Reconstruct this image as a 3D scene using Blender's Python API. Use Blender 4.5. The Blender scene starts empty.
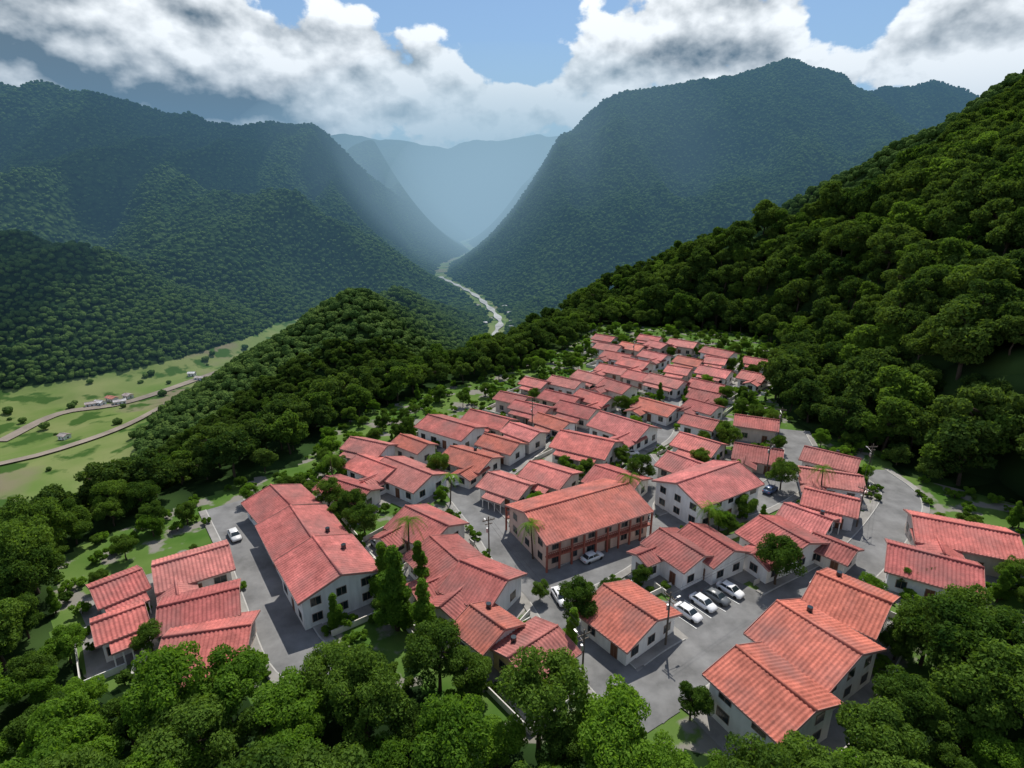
import bpy, math, random, time, bmesh
import numpy as np
from mathutils import Vector, Matrix
T0=time.time()
random.seed(7); RNG=np.random.default_rng(11)
scene=bpy.context.scene
CAMH=60.0; PITCH=math.radians(17.9); F=1024*20/36.0
def G(u,v,z=0.0):
    a=(u-512)/F; b=(384-v)/F
    dy=math.cos(PITCH)+b*math.sin(PITCH); dz=-math.sin(PITCH)+b*math.cos(PITCH)
    t=(CAMH-z)/(-dz)
    return (a*t, dy*t)
# ---------------- survey of the village (ridge ends, road centre lines ...) converted to ground metres
HP=[(270,480,290,500,12),(290,502,316,541,13),(314,543,342,582,13),(87,580,140,560,8),(88,616,143,596,7),(150,560,228,538,10),
(155,600,238,580,9),(160,628,250,615,10),(470,600,505,625,8),(508,648,558,616,9),(604,578,658,614,12),(405,500,448,520,11),
(430,530,470,565,11),(460,560,508,580,11),(524,520,628,490,15),(676,490,738,468,13),(660,524,705,552,9),(690,520,735,548,9),
(760,512,810,540,12),(815,522,860,540,7),(785,495,835,512,9),(805,482,862,495,9),(800,461,865,470,9),(805,442,862,455,9),
(735,437,785,445,10),(735,412,780,418,9),(912,513,1020,533,12),(888,540,985,565,11),(985,605,1050,630,8),(815,580,890,612,12),
(775,610,860,665,13),(735,652,815,718,11),(595,460,642,475,11),(560,430,615,442,12),(600,410,650,425,12),(530,457,572,470,10),
(488,465,530,478,9),(450,440,492,452,10),(484,428,520,438,8),(428,412,475,425,11),(385,452,432,470,11),(357,448,395,462,9),
(325,468,370,482,8),(350,434,388,442,8),(400,430,428,440,7),(470,405,510,415,9),(510,418,540,428,8),(515,396,550,404,8),
(538,406,570,416,8),(545,384,580,392,9),(560,396,597,405,9),(580,384,612,393,9),(552,372,582,378,9),(578,366,606,373,9),
(605,376,632,384,9),(640,392,678,402,10),(650,370,685,378,9),(668,446,712,462,10),(680,428,722,440,10),(685,408,720,416,9),
(690,394,720,402,9),(692,384,722,390,9),(692,373,726,380,9),(700,362,732,368,9),(742,366,768,371,9),(745,353,770,357,9),
(705,344,735,350,9),(670,336,698,340,9),(678,351,704,356,9),(643,347,668,352,9),(622,355,650,361,9),(605,347,632,352,9),
(598,338,622,342,9),(596,330,616,333,9),(622,338,645,342,9),(650,337,668,341,9),(600,358,628,363,9),(628,365,655,371,9),
(525,372,548,377,8),(500,388,528,394,8),(668,361,692,365,8),(706,354,728,357,8),(640,330,662,333,8)]
RP=[[(225,505),(250,550),(270,595),(295,650),(330,675)],
[(660,725),(640,705),(600,665),(570,625),(545,590),(515,560),(490,525),(465,495),(450,470),(456,455)],
[(545,590),(600,565),(650,535),(700,515),(745,505),(790,480),(800,455),(790,430)],
[(640,705),(690,665),(735,640),(790,605),(850,570),(890,525),(900,495),(870,470)],
[(465,495),(520,455),(560,425),(600,405),(630,385),(640,370),(650,345)],
[(560,425),(620,447),(655,440),(668,420),(672,400),(683,382),(690,360)],
[(650,535),(640,505),(655,480),(640,455)]]
VR=[[(0,440),(60,412),(130,400),(220,370),(300,342),(345,318)],[(0,470),(60,455),(140,425),(200,385),(220,370)],[(512,352),(496,335),(500,320),(488,305),(470,292),(440,277)]]
CP=[(688,616,700,624),(703,606,715,614),(716,600,728,607),(730,593,742,600),(592,560,606,554),(380,548,390,556),(612,500,624,496),(690,500,700,496),
(560,600,566,610),(455,483,460,490),(640,520,650,515),(820,585,832,577),(235,538,241,548),(545,440,555,432),(630,455,645,454),(770,492,780,485)]
TP=[(398,630,1.1),(385,600,.8),(575,625,.65),(572,655,.6),(775,585,.75),(330,510,.6),(355,520,.6),(440,480,.6),(640,485,.6),(725,450,.6),(780,490,.6),(925,590,.5),
(945,700,1.2),(1000,690,1.1),(980,740,1.2),(900,740,.8),(905,590,.4),(355,725,.9),(335,705,.7),(365,540,.7),(610,600,.35),(700,470,.5),(540,600,.35),(420,590,.7),(425,640,.8),(690,720,.5),(1010,590,.5),(755,425,.6),(960,660,.9),(920,665,.8),(440,690,.8),(470,700,.7)]
PALMS=[(424,575),(560,585),(705,560),(620,520),(455,505),(845,500),(335,490)]
CL=[(235,485),(60,555),(50,640),(100,690),(250,700),(320,705),(350,690),(420,690),(470,735),(560,740),(640,752),(700,755),(740,790),(850,790),(890,700),(1000,660),(1080,650),(1080,520),(900,475),(880,450),(800,435),(775,400),(785,350),(740,333),(600,324),(565,350),(500,375),(420,395),(340,425),(300,465)]
houses=[]
for (u1,v1,u2,v2,w) in HP:
    x1,y1=G(u1,v1,6.3); x2,y2=G(u2,v2,6.3)
    houses.append(((x1+x2)/2,(y1+y2)/2,math.hypot(x2-x1,y2-y1),w,math.atan2(y2-y1,x2-x1)))
roads=[[G(u,v) for u,v in p] for p in RP]
vroads=[[G(u,v,-150) for u,v in p] for p in VR]
cars=[]
for (u1,v1,u2,v2) in CP:
    x1,y1=G(u1,v1); x2,y2=G(u2,v2); cars.append((x1,y1,math.atan2(y2-y1,x2-x1)))
ptrees=[(*G(u,v),s) for u,v,s in TP]
clearing=[G(u,v) for u,v in CL]

def smooth(e0,e1,x):
    t=np.clip((x-e0)/(e1-e0),0,1); return t*t*(3-2*t)
PERM=RNG.permutation(256)
def perlin(x,y,s=0):
    xi=np.floor(x).astype(int); yi=np.floor(y).astype(int); xf=x-xi; yf=y-yi
    def g(ix,iy,dx,dy):
        h=PERM[(PERM[(ix+s*17)&255]+iy)&255]*(2*math.pi/256); return np.cos(h)*dx+np.sin(h)*dy
    u=xf**3*(xf*(xf*6-15)+10); v=yf**3*(yf*(yf*6-15)+10)
    a=g(xi,yi,xf,yf); b=g(xi+1,yi,xf-1,yf); c=g(xi,yi+1,xf,yf-1); d=g(xi+1,yi+1,xf-1,yf-1)
    return (a+(b-a)*u)+((c+(d-c)*u)-(a+(b-a)*u))*v
def seg(x,y,p,q):
    dx,dy=q[0]-p[0],q[1]-p[1]; t=np.clip(((x-p[0])*dx+(y-p[1])*dy)/(dx*dx+dy*dy+1e-9),0,1)
    return t,np.hypot(x-p[0]-t*dx,y-p[1]-t*dy)
def ridge(x,y,pts,sl,c=25):
    best=None
    for p,q in zip(pts[:-1],pts[1:]):
        t,d=seg(x,y,p,q); h=p[2]+(q[2]-p[2])*t-sl*(np.sqrt(d*d+c*c)-c)
        best=h if best is None else np.maximum(best,h)
    return best
def linedist(x,y,P):
    b=None
    for p,q in zip(P[:-1],P[1:]):
        d=seg(x,y,p,q)[1]; b=d if b is None else np.minimum(b,d)
    return b
def inpoly(x,y,P):
    r=np.zeros(np.shape(x),bool)
    for i in range(len(P)):
        x1,y1=P[i]; x2,y2=P[i-1]
        if y1==y2: continue
        c=((y1>y)!=(y2>y))&(x<(x2-x1)*(y-y1)/(y2-y1)+x1); r^=c
    return r
def polydist(x,y,P):
    d=np.full(np.shape(x),1e9)
    for i in range(len(P)): d=np.minimum(d,seg(x,y,P[i-1],P[i])[1])
    return np.where(inpoly(x,y,P),0,d)
def smax(a,b,k=14): return .5*(a+b+np.sqrt((a-b)**2+k*k))
VP=[(-72,-60),(-78,60),(-84,84),(-64,118),(-52,148),(-40,173),(-10,206),(24,247),(45,290),(85,290),(114,262),(114,225),(104,190),(90,150),(96,118),(108,100),(130,70),(135,-60)]
FLOOR=-150
NEARR=[
 ([(60,300,-10),(131,400,10),(207,410,48),(285,365,114),(330,230,148),(340,50,152),(340,-300,150)],.6,10),
 ([(285,365,110),(420,420,165),(700,450,200)],.5,20),
 ([(-115,560,-8),(-140,470,-52),(-155,390,-90),(-135,260,-105)],.56,9),([(-115,560,-8),(-70,620,-50),(-40,680,-110)],.6,12),
 ([(-107,800,-36),(-90,700,-90)],.5,12)]
FARR=[
 ([(-1300,700,90),(-1000,750,50),(-700,800,14),(-600,840,-18),(-530,900,-115)],.72,30),
 ([(-1000,1500,150),(-710,1300,128),(-505,1300,66),(-330,1300,-30),(-251,1300,-110)],.62,30),
 ([(-710,1300,124),(-640,1080,0),(-540,980,-110)],.62,25),
 ([(-3000,1500,420),(-1700,1500,360),(-1047,1600,318),(-788,1800,280),(-588,2000,292),(-373,2000,120),(-250,2000,-110)],.6,38),
 ([(-1047,1600,315),(-1000,1300,150),(-900,1050,50)],.55,30),
 ([(-588,2000,280),(-480,1700,90),(-380,1600,-70)],.6,25),
 ([(-197,2000,-160),(0,2000,30),(157,2000,196),(250,2000,312),(343,2000,372),(480,2000,388),(620,2000,404),(740,2000,440),(840,2000,462),(940,2000,448),(1050,2000,408),(1320,2000,415),(1500,2000,370),(2600,2200,330)],.62,36),
 ([(840,2000,450),(598,1750,215),(326,1500,20),(60,1150,-130)],.62,16),
 ([(1100,2000,400),(900,1500,200),(700,1150,40),(450,900,-110)],.6,18),
 ([(480,2000,380),(330,1800,190),(150,1560,-60)],.64,16),([(343,2000,365),(180,1850,120),(40,1650,-100)],.64,16),
 ([(-2600,3600,560),(-1500,3600,420),(-900,3700,430),(-640,3800,405),(-380,3900,365),(-200,4000,430),(100,4000,460),(400,4000,455),(1200,4000,430),(2500,3600,560),(4200,3000,560)],.38,90),
 ([(-200,4000,430),(-150,3300,120),(-60,2900,-60)],.45,50),([(-380,3900,330),(-420,3200,90),(-500,2700,-80)],.45,50),
 ([(-650,2900,330),(-500,2800,235),(-330,2700,70),(-230,2600,-100)],.5,45),([(900,3000,480),(300,2900,260),(60,2800,80),(-80,2700,-80)],.5,45),
 ([(2600,3300,520),(1900,2600,420),(2100,1800,330)],.5,40)]
RIVERP=[(40,520),(15,700)]+vroads[2]+[(-230,2000),(-160,2500),(-260,3100),(-200,3500)]
def height(x,y):
    x=np.asarray(x,float); y=np.asarray(y,float)
    R0=np.hypot(x,y); far=smooth(650,1100,R0)
    X=x+45*perlin(x/300,y/300,3)*far+14*perlin(x/90,y/90,8)*far; Y=y+45*perlin(x/300+9,y/300,4)*far+14*perlin(x/90,y/90+5,9)*far
    dv=polydist(x,y,VP)
    h=np.full(x.shape,float(FLOOR))
    h=smax(h,-.55*dv,8)
    hf=np.full(x.shape,float(FLOOR))
    for pts,sl,c in FARR: hf=smax(hf,ridge(X,Y,pts,sl,c),8)
    up=np.clip((hf-FLOOR-6)/150,0,1.1)
    rr=lambda sx,sy,k,e=.006:1-2*np.sqrt(perlin(X/sx,Y/sy,k)**2+e)*1.6
    crest=1-.5*smooth(170,350,hf)
    n=(56*(rr(330,900,1,.007)-.45)*far+30*(rr(150,450,2,.004)-.45)*(.2+.8*far)+11*(rr(62,160,5,.003)-.5))*crest+2.5*perlin(x/25,y/25,6)
    n=n*(1-.5*smooth(2500,3300,R0))
    hf=hf+n*up
    hn=np.full(x.shape,float(FLOOR))
    for pts,sl,c in NEARR: hn=smax(hn,ridge(x,y,pts,sl,c),5)
    un=np.clip((hn-FLOOR-6)/120,0,1)
    hn=hn+un*(7*(rr(90,90,11)-.5)+2.5*perlin(x/22,y/22,6))
    h=smax(h,smax(hf,hn,6),6)
    d=np.maximum(0,linedist(x,y,RIVERP)-14); cv=FLOOR+.42*d+d*d/520; h=np.where(dv>60,-smax(-h,-cv,12),h)
    d=np.maximum(0,linedist(x,y,vroads[0])-38); cv=FLOOR+.4*d+d*d/350; h=np.where(dv>60,-smax(-h,-cv,8),h)
    return h*smooth(0,26,dv)
# ---------------- materials
def newmat(name):
    m=bpy.data.materials.new(name); m.use_nodes=True; nt=m.node_tree; nt.nodes.clear()
    o=nt.nodes.new('ShaderNodeOutputMaterial'); return m,nt,o
def N(nt,t,**k):
    n=nt.nodes.new(t)
    for a,b in k.items(): setattr(n,a,b)
    return n
def simple(name,col,rough=.7,metal=0,var=.15,scale=1.5,objcol=False,spec=.3,streak=False):
    m,nt,o=newmat(name); b=N(nt,'ShaderNodeBsdfPrincipled'); b.inputs['Roughness'].default_value=rough; b.inputs['Metallic'].default_value=metal
    b.inputs['Specular IOR Level'].default_value=spec
    tc=N(nt,'ShaderNodeTexCoord'); no=N(nt,'ShaderNodeTexNoise'); no.inputs['Scale'].default_value=scale; no.inputs['Detail'].default_value=7; no.inputs['Roughness'].default_value=.62
    if streak:
        mp=N(nt,'ShaderNodeMapping'); mp.inputs['Scale'].default_value=(1.6,1.6,.35); nt.links.new(tc.outputs['Object'],mp.inputs[0]); nt.links.new(mp.outputs[0],no.inputs['Vector'])
    else: nt.links.new(tc.outputs['Object'],no.inputs['Vector'])
    mr=N(nt,'ShaderNodeMapRange'); mr.inputs[3].default_value=1-var; mr.inputs[4].default_value=1+var; mr.inputs[1].default_value=.3; mr.inputs[2].default_value=.7
    nt.links.new(no.outputs['Fac'],mr.inputs[0])
    mx=N(nt,'ShaderNodeVectorMath',operation='SCALE')
    if objcol:
        oi=N(nt,'ShaderNodeObjectInfo'); nt.links.new(oi.outputs['Color'],mx.inputs[0])
    else: mx.inputs[0].default_value=col[:3]
    nt.links.new(mr.outputs[0],mx.inputs['Scale']); nt.links.new(mx.outputs[0],b.inputs['Base Color'])
    nt.links.new(b.outputs[0],o.inputs[0]); return m
M_wall=simple('wall_plaster',(0,0,0),.85,var=.13,scale=.8,objcol=True,streak=True)
M_glass=simple('window_glass',(.02,.03,.035),.15,var=.3,spec=.6)
M_frame=simple('window_frame',(.3,.22,.18),.6)
M_door=simple('door_wood',(.16,.07,.04),.6)
M_fascia=simple('fascia_board',(.40,.2,.17),.7)
M_asph=simple('asphalt',(.16,.16,.16),.9,var=.35,scale=.22)
M_conc=simple('concrete_paving',(.24,.23,.215),.9,var=.3,scale=.3)
M_kerb=simple('kerb_stone',(.38,.37,.35),.9)
M_paint=simple('road_paint',(.7,.7,.68),.8)
M_dirt=simple('dirt_road',(.25,.21,.17),.95,var=.3,scale=.05)
M_river=simple('river_gravel',(.36,.36,.34),.9,var=.4,scale=.05)
M_bark=simple('bark',(.07,.05,.035),.95,scale=3,var=.3)
M_pole=simple('pole_wood',(.12,.1,.08),.9)
M_metal=simple('galvanised_metal',(.4,.4,.4),.4,metal=.6)
M_tyre=simple('tyre_rubber',(.02,.02,.02),.9)
M_carp=simple('car_paint',(0,0,0),.3,var=.02,objcol=True,spec=.5)
M_light=simple('car_lamp',(.5,.1,.08),.3)
M_cloud=simple('shade_cloud_matte',(.8,.8,.8),1,var=.02,spec=0)
M_col=simple('red_painted_timber',(.28,.08,.055),.6)
def roofmat():
    m,nt,o=newmat('clay_roof_tiles'); b=N(nt,'ShaderNodeBsdfPrincipled'); b.inputs['Roughness'].default_value=.75; b.inputs['Specular IOR Level'].default_value=.25
    tc=N(nt,'ShaderNodeTexCoord'); oi=N(nt,'ShaderNodeObjectInfo')
    n1=N(nt,'ShaderNodeTexNoise'); n1.inputs['Scale'].default_value=.4; n1.inputs['Detail'].default_value=8; n1.inputs['Roughness'].default_value=.68
    n2=N(nt,'ShaderNodeTexVoronoi'); n2.inputs['Scale'].default_value=2.2
    add=N(nt,'ShaderNodeVectorMath',operation='ADD'); nt.links.new(tc.outputs['Object'],add.inputs[0]); 
    sc=N(nt,'ShaderNodeVectorMath',operation='SCALE'); sc.inputs[0].default_value=(90,70,50); nt.links.new(oi.outputs['Random'],sc.inputs['Scale']); nt.links.new(sc.outputs[0],add.inputs[1])
    nt.links.new(add.outputs[0],n1.inputs['Vector']); nt.links.new(add.outputs[0],n2.inputs['Vector'])
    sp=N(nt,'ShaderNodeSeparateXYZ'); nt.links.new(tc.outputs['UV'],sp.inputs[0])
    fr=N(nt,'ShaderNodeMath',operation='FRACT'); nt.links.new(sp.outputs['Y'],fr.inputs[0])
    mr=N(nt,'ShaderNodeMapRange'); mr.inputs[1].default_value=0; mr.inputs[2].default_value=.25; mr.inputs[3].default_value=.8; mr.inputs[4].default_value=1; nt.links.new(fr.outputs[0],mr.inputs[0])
    m1=N(nt,'ShaderNodeMapRange'); m1.inputs[1].default_value=.3; m1.inputs[2].default_value=.7; m1.inputs[3].default_value=.6; m1.inputs[4].default_value=1.3; nt.links.new(n1.outputs['Fac'],m1.inputs[0])
    sv=N(nt,'ShaderNodeSeparateXYZ'); nt.links.new(n2.outputs['Color'],sv.inputs[0])
    m2=N(nt,'ShaderNodeMapRange'); m2.inputs[3].default_value=.86; m2.inputs[4].default_value=1.14; nt.links.new(sv.outputs[0],m2.inputs[0])
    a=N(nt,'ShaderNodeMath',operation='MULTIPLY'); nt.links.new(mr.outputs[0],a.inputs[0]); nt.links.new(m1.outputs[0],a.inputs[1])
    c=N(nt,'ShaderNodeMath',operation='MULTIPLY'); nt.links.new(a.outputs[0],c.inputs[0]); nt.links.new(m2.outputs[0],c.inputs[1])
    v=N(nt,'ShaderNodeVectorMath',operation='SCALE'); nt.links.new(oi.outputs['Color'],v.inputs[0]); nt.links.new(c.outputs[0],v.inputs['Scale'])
    st=N(nt,'ShaderNodeTexNoise'); st.inputs['Scale'].default_value=.18; st.inputs['Detail'].default_value=6; nt.links.new(add.outputs[0],st.inputs['Vector'])
    sm=N(nt,'ShaderNodeMapRange'); sm.inputs[1].default_value=.45; sm.inputs[2].default_value=.72; sm.inputs[4].default_value=.65; nt.links.new(st.outputs['Fac'],sm.inputs[0])
    mx=N(nt,'ShaderNodeMix',data_type='RGBA'); nt.links.new(sm.outputs[0],mx.inputs[0]); nt.links.new(v.outputs[0],mx.inputs[6]); mx.inputs[7].default_value=(.22,.115,.105,1)
    nt.links.new(mx.outputs[2],b.inputs['Base Color']); nt.links.new(b.outputs[0],o.inputs[0]); return m
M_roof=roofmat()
def leafmat(name,c1,c2,tr=.3,isl=.35,nsc=.45):
    m,nt,o=newmat(name); oi=N(nt,'ShaderNodeObjectInfo'); ge=N(nt,'ShaderNodeNewGeometry'); tc=N(nt,'ShaderNodeTexCoord')
    no=N(nt,'ShaderNodeTexNoise'); no.inputs['Scale'].default_value=nsc; no.inputs['Detail'].default_value=1; nt.links.new(tc.outputs['Object'],no.inputs['Vector'])
    a=N(nt,'ShaderNodeMath',operation='MULTIPLY_ADD'); nt.links.new(oi.outputs['Random'],a.inputs[0]); a.inputs[1].default_value=.7; nt.links.new(no.outputs['Fac'],a.inputs[2])
    b=N(nt,'ShaderNodeMath',operation='MULTIPLY_ADD'); nt.links.new(ge.outputs['Random Per Island'],b.inputs[0]); b.inputs[1].default_value=isl; nt.links.new(a.outputs[0],b.inputs[2])
    mr=N(nt,'ShaderNodeMapRange'); mr.inputs[1].default_value=.45; mr.inputs[2].default_value=1.15+isl; nt.links.new(b.outputs[0],mr.inputs[0])
    mx=N(nt,'ShaderNodeMix',data_type='RGBA'); mx.inputs[6].default_value=(*c1,1); mx.inputs[7].default_value=(*c2,1); nt.links.new(mr.outputs[0],mx.inputs[0])
    d=N(nt,'ShaderNodeBsdfDiffuse'); nt.links.new(mx.outputs[2],d.inputs[0])
    if tr<=0: nt.links.new(d.outputs[0],o.inputs[0]); return m
    t=N(nt,'ShaderNodeBsdfTranslucent')
    sc=N(nt,'ShaderNodeVectorMath',operation='MULTIPLY'); sc.inputs[1].default_value=(1.65,1.65,.75); nt.links.new(mx.outputs[2],sc.inputs[0]); nt.links.new(sc.outputs[0],t.inputs[0])
    ms=N(nt,'ShaderNodeMixShader'); ms.inputs[0].default_value=tr; nt.links.new(d.outputs[0],ms.inputs[1]); nt.links.new(t.outputs[0],ms.inputs[2]); nt.links.new(ms.outputs[0],o.inputs[0]); return m
M_leaf=leafmat('leaves',(.025,.06,.013),(.12,.20,.034),.38)
M_leafb=leafmat('bright_leaves',(.055,.12,.018),(.16,.28,.036),.45)
M_slope=leafmat('slope_leaves',(.02,.05,.014),(.105,.165,.034),.32)
M_canopy=leafmat('canopy_leaves',(.026,.060,.018),(.10,.155,.038),0,nsc=.3)
def terrmat():
    m,nt,o=newmat('terrain_ground'); b=N(nt,'ShaderNodeBsdfDiffuse')
    tc=N(nt,'ShaderNodeTexCoord')
    def noise(s,d=5):
        n=N(nt,'ShaderNodeTexNoise'); n.inputs['Scale'].default_value=s; n.inputs['Detail'].default_value=d; nt.links.new(tc.outputs['Object'],n.inputs['Vector']); return n
    def mix(f,a,bb,lo=.35,hi=.65):
        mr=N(nt,'ShaderNodeMapRange'); mr.inputs[1].default_value=lo; mr.inputs[2].default_value=hi; nt.links.new(f,mr.inputs[0])
        x=N(nt,'ShaderNodeMix',data_type='RGBA'); nt.links.new(mr.outputs[0],x.inputs[0])
        for i,c in ((6,a),(7,bb)):
            if isinstance(c,tuple): x.inputs[i].default_value=(*c,1)
            else: nt.links.new(c,x.inputs[i])
        return x.outputs[2]
    forest=mix(noise(.006,8).outputs['Fac'],(.02,.045,.015),(.05,.085,.024))
    vo=N(nt,'ShaderNodeTexVoronoi'); vo.inputs['Scale'].default_value=.085; nt.links.new(tc.outputs['Object'],vo.inputs['Vector'])
    forest2=mix(vo.outputs['Distance'],forest,(.01,.02,.008),.3,.9)
    meadow=mix(noise(.02,6).outputs['Fac'],(.12,.18,.05),(.19,.22,.085))
    meadow=mix(noise(.007,4).outputs['Fac'],meadow,(.19,.17,.11),.52,.60)
    meadow=mix(noise(.035,6).outputs['Fac'],meadow,(.05,.10,.025),.54,.6)
    lawn=mix(noise(.08,6).outputs['Fac'],(.05,.11,.02),(.11,.17,.045))
    lawn=mix(noise(.15,7).outputs['Fac'],lawn,(.20,.19,.165),.53,.58)
    am=N(nt,'ShaderNodeAttribute',attribute_name='meadow'); av=N(nt,'ShaderNodeAttribute',attribute_name='village')
    c=mix(am.outputs['Fac'],forest2,meadow,.4,.6); c=mix(av.outputs['Fac'],c,lawn,.45,.55)
    nt.links.new(c,b.inputs['Color'])
    inv=N(nt,'ShaderNodeMath',operation='ADD'); nt.links.new(am.outputs['Fac'],inv.inputs[0]); nt.links.new(av.outputs['Fac'],inv.inputs[1])
    st=N(nt,'ShaderNodeMapRange'); st.inputs[3].default_value=.9; st.inputs[4].default_value=.0; nt.links.new(inv.outputs[0],st.inputs[0])
    bp=N(nt,'ShaderNodeBump'); bp.invert=True; bp.inputs['Distance'].default_value=7; nt.links.new(vo.outputs['Distance'],bp.inputs['Height']); nt.links.new(st.outputs[0],bp.inputs['Strength'])
    nt.links.new(bp.outputs[0],b.inputs['Normal']); nt.links.new(b.outputs[0],o.inputs[0]); return m
M_terr=terrmat()
class MB:
    def __init__(s): s.v=[];s.f=[];s.m=[];s.uv=[]
    def add(s,vs,fs,mi=0,M=None,uv=None):
        o=len(s.v)
        for v in vs:
            s.v.append(tuple(M@Vector(v)) if M is not None else tuple(v))
        for f in fs: s.f.append(tuple(i+o for i in f)); s.m.append(mi)
        s.uv+= uv if uv else [(0,.5)]*len(vs)
    def box(s,x0,x1,y0,y1,z0,z1,mi=0,M=None):
        s.add([(x0,y0,z0),(x1,y0,z0),(x1,y1,z0),(x0,y1,z0),(x0,y0,z1),(x1,y0,z1),(x1,y1,z1),(x0,y1,z1)],
              [(0,3,2,1),(4,5,6,7),(0,1,5,4),(1,2,6,5),(2,3,7,6),(3,0,4,7)],mi,M)
    def cyl(s,p,q,r0,r1,n=7,mi=0,M=None):
        p=Vector(p);q=Vector(q);d=(q-p).normalized(); a=d.orthogonal().normalized(); b=d.cross(a)
        vs=[]
        for c,r in((p,r0),(q,r1)):
            for i in range(n): t=2*math.pi*i/n; vs.append(tuple(c+a*math.cos(t)*r+b*math.sin(t)*r))
        s.add(vs,[(i,(i+1)%n,n+(i+1)%n,n+i) for i in range(n)]+[tuple(range(n-1,-1,-1)),tuple(range(n,2*n))],mi,M)
    def mesh(s,name,mats,smooth=False,uv=False):
        me=bpy.data.meshes.new(name); me.from_pydata(s.v,[],s.f); 
        for m in mats: me.materials.append(m)
        if len(mats)>1: me.polygons.foreach_set('material_index',s.m)
        if uv:
            l=me.uv_layers.new(name='UVMap'); idx=np.zeros(len(me.loops),int); me.loops.foreach_get('vertex_index',idx)
            l.data.foreach_set('uv',np.array(s.uv,float)[idx].ravel())
        if smooth: me.polygons.foreach_set('use_smooth',[True]*len(me.polygons))
        me.update(); return me
def obj(name,me,parent=None,loc=None,rot=None,col=None):
    o=bpy.data.objects.new(name,me); scene.collection.objects.link(o)
    if parent: o.parent=parent
    if loc is not None: o.location=loc
    if rot is not None: o.rotation_euler=rot
    if col: o.color=(*col,1)
    return o
def meadowmask(x,y,z):
    d=np.minimum(linedist(x,y,vroads[0]),linedist(x,y,vroads[1]))+25*perlin(x/60,y/60,12)
    d2=linedist(x,y,RIVERP)+14*perlin(x/50,y/50,13)
    return (1-smooth(FLOOR+8,FLOOR+13,z))*np.maximum((1-smooth(95,105,d))*(x<-150),1-smooth(15,20,d2))
def build_terrain():
    nr,na=820,700
    r=np.concatenate([np.linspace(2,300,190)[:-1],np.geomspace(300,7500,nr-189)]); nr=len(r)
    t=np.linspace(-1,1,na); ang=np.radians(115)*(.42*t+.58*t**3)
    R,A=np.meshgrid(r,ang,indexing='ij'); X=R*np.sin(A); Y=R*np.cos(A); Z=height(X,Y)
    co=np.stack([X,Y,Z],-1).reshape(-1,3)
    i=np.arange(nr-1)[:,None]*na+np.arange(na-1)[None,:]
    q=np.stack([i,i+na,i+na+1,i+1],-1).reshape(-1,4)[:,::-1]
    me=bpy.data.meshes.new('terrain'); me.vertices.add(len(co)); me.vertices.foreach_set('co',co.ravel())
    me.loops.add(q.size); me.loops.foreach_set('vertex_index',q.ravel().astype(np.int32))
    me.polygons.add(len(q)); me.polygons.foreach_set('loop_start',(np.arange(len(q))*4).astype(np.int32))
    me.update(calc_edges=True); me.polygons.foreach_set('use_smooth',np.ones(len(q),bool))
    z=Z.ravel(); x=X.ravel(); y=Y.ravel()
    md=meadowmask(x,y,z); a=me.attributes.new('meadow','FLOAT','POINT'); a.data.foreach_set('value',md.astype(np.float32))
    vl=inpoly(x,y,clearing).astype(np.float32); a=me.attributes.new('village','FLOAT','POINT'); a.data.foreach_set('value',vl)
    me.materials.append(M_terr); obj('terrain',me)
build_terrain()
# ---------------- roads
def catmull(P,step=1.5):
    out=[];P=[Vector((*p,0)) for p in P]; Q=[P[0]*2-P[1]]+P+[P[-1]*2-P[-2]]
    for i in range(1,len(Q)-2):
        a,b,c,d=Q[i-1:i+3]; n=max(2,int((c-b).length/step))
        for k in range(n):
            t=k/n; out.append(.5*((2*b)+(c-a)*t+(2*a-5*b+4*c-d)*t*t+(3*b-a-3*c+d)*t**3))
    out.append(P[-1]); return out
RW=[7,7,7,7,6,5,5]; RC=[catmull(p) for p in roads]
def normals(C):
    ns=[]
    for i in range(len(C)):
        d=(C[min(i+1,len(C)-1)]-C[max(i-1,0)]).normalized(); ns.append(Vector((-d.y,d.x,0)))
    return ns
RCA=[np.array([(p.x,p.y) for p in c]) for c in RC]
PARK=[G(655,610),(G(712,570)),(G(770,597)),(G(700,648))]
def roaddist(x,y,skip=-1):
    b=1e9
    for k,a in enumerate(RCA):
        if k==skip: continue
        b=min(b,np.min(np.hypot(a[:,0]-x,a[:,1]-y))-RW[k]/2)
    return b
road_root=bpy.data.objects.new('street',None); scene.collection.objects.link(road_root)
rb=MB(); kb=MB(); pb=MB(); sb=MB()
for k,C in enumerate(RC):
    ns=normals(C); w=RW[k]/2; z=.08+.004*k
    vs=[];
    for p,n in zip(C,ns): vs+= [(p.x-n.x*w,p.y-n.y*w,z),(p.x+n.x*w,p.y+n.y*w,z)]
    rb.add(vs,[(2*i,2*i+2,2*i+3,2*i+1)[::-1] for i in range(len(C)-1)])
    for i in range(len(C)-1):
        for s in(1,-1):
            a=C[i]+ns[i]*s*w; b=C[i+1]+ns[i+1]*s*w; m=(a+b)/2
            if roaddist(m.x,m.y,k)<.6 or bool(inpoly(np.array(m.x),np.array(m.y),PARK)): continue
            def strip(B,o0,o1,zt,zb=0):
                q=[C[i]+ns[i]*s*(w+o0),C[i+1]+ns[i+1]*s*(w+o0),C[i+1]+ns[i+1]*s*(w+o1),C[i]+ns[i]*s*(w+o1)]
                vv=[(v.x,v.y,zb) for v in q]+[(v.x,v.y,zt) for v in q]
                B.add(vv,[(4,5,6,7) if s<0 else (7,6,5,4),(0,1,5,4),(2,3,7,6)])
            strip(kb,0,.18,.21); 
            if roaddist(m.x+ns[i].x*s*.9,m.y+ns[i].y*s*.9,k)>.6: strip(sb,.181,1.4,.195+.002*k)
pk=[(x,y,.075) for x,y in PARK]; rb.add(pk,[(0,1,2,3)])
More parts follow.
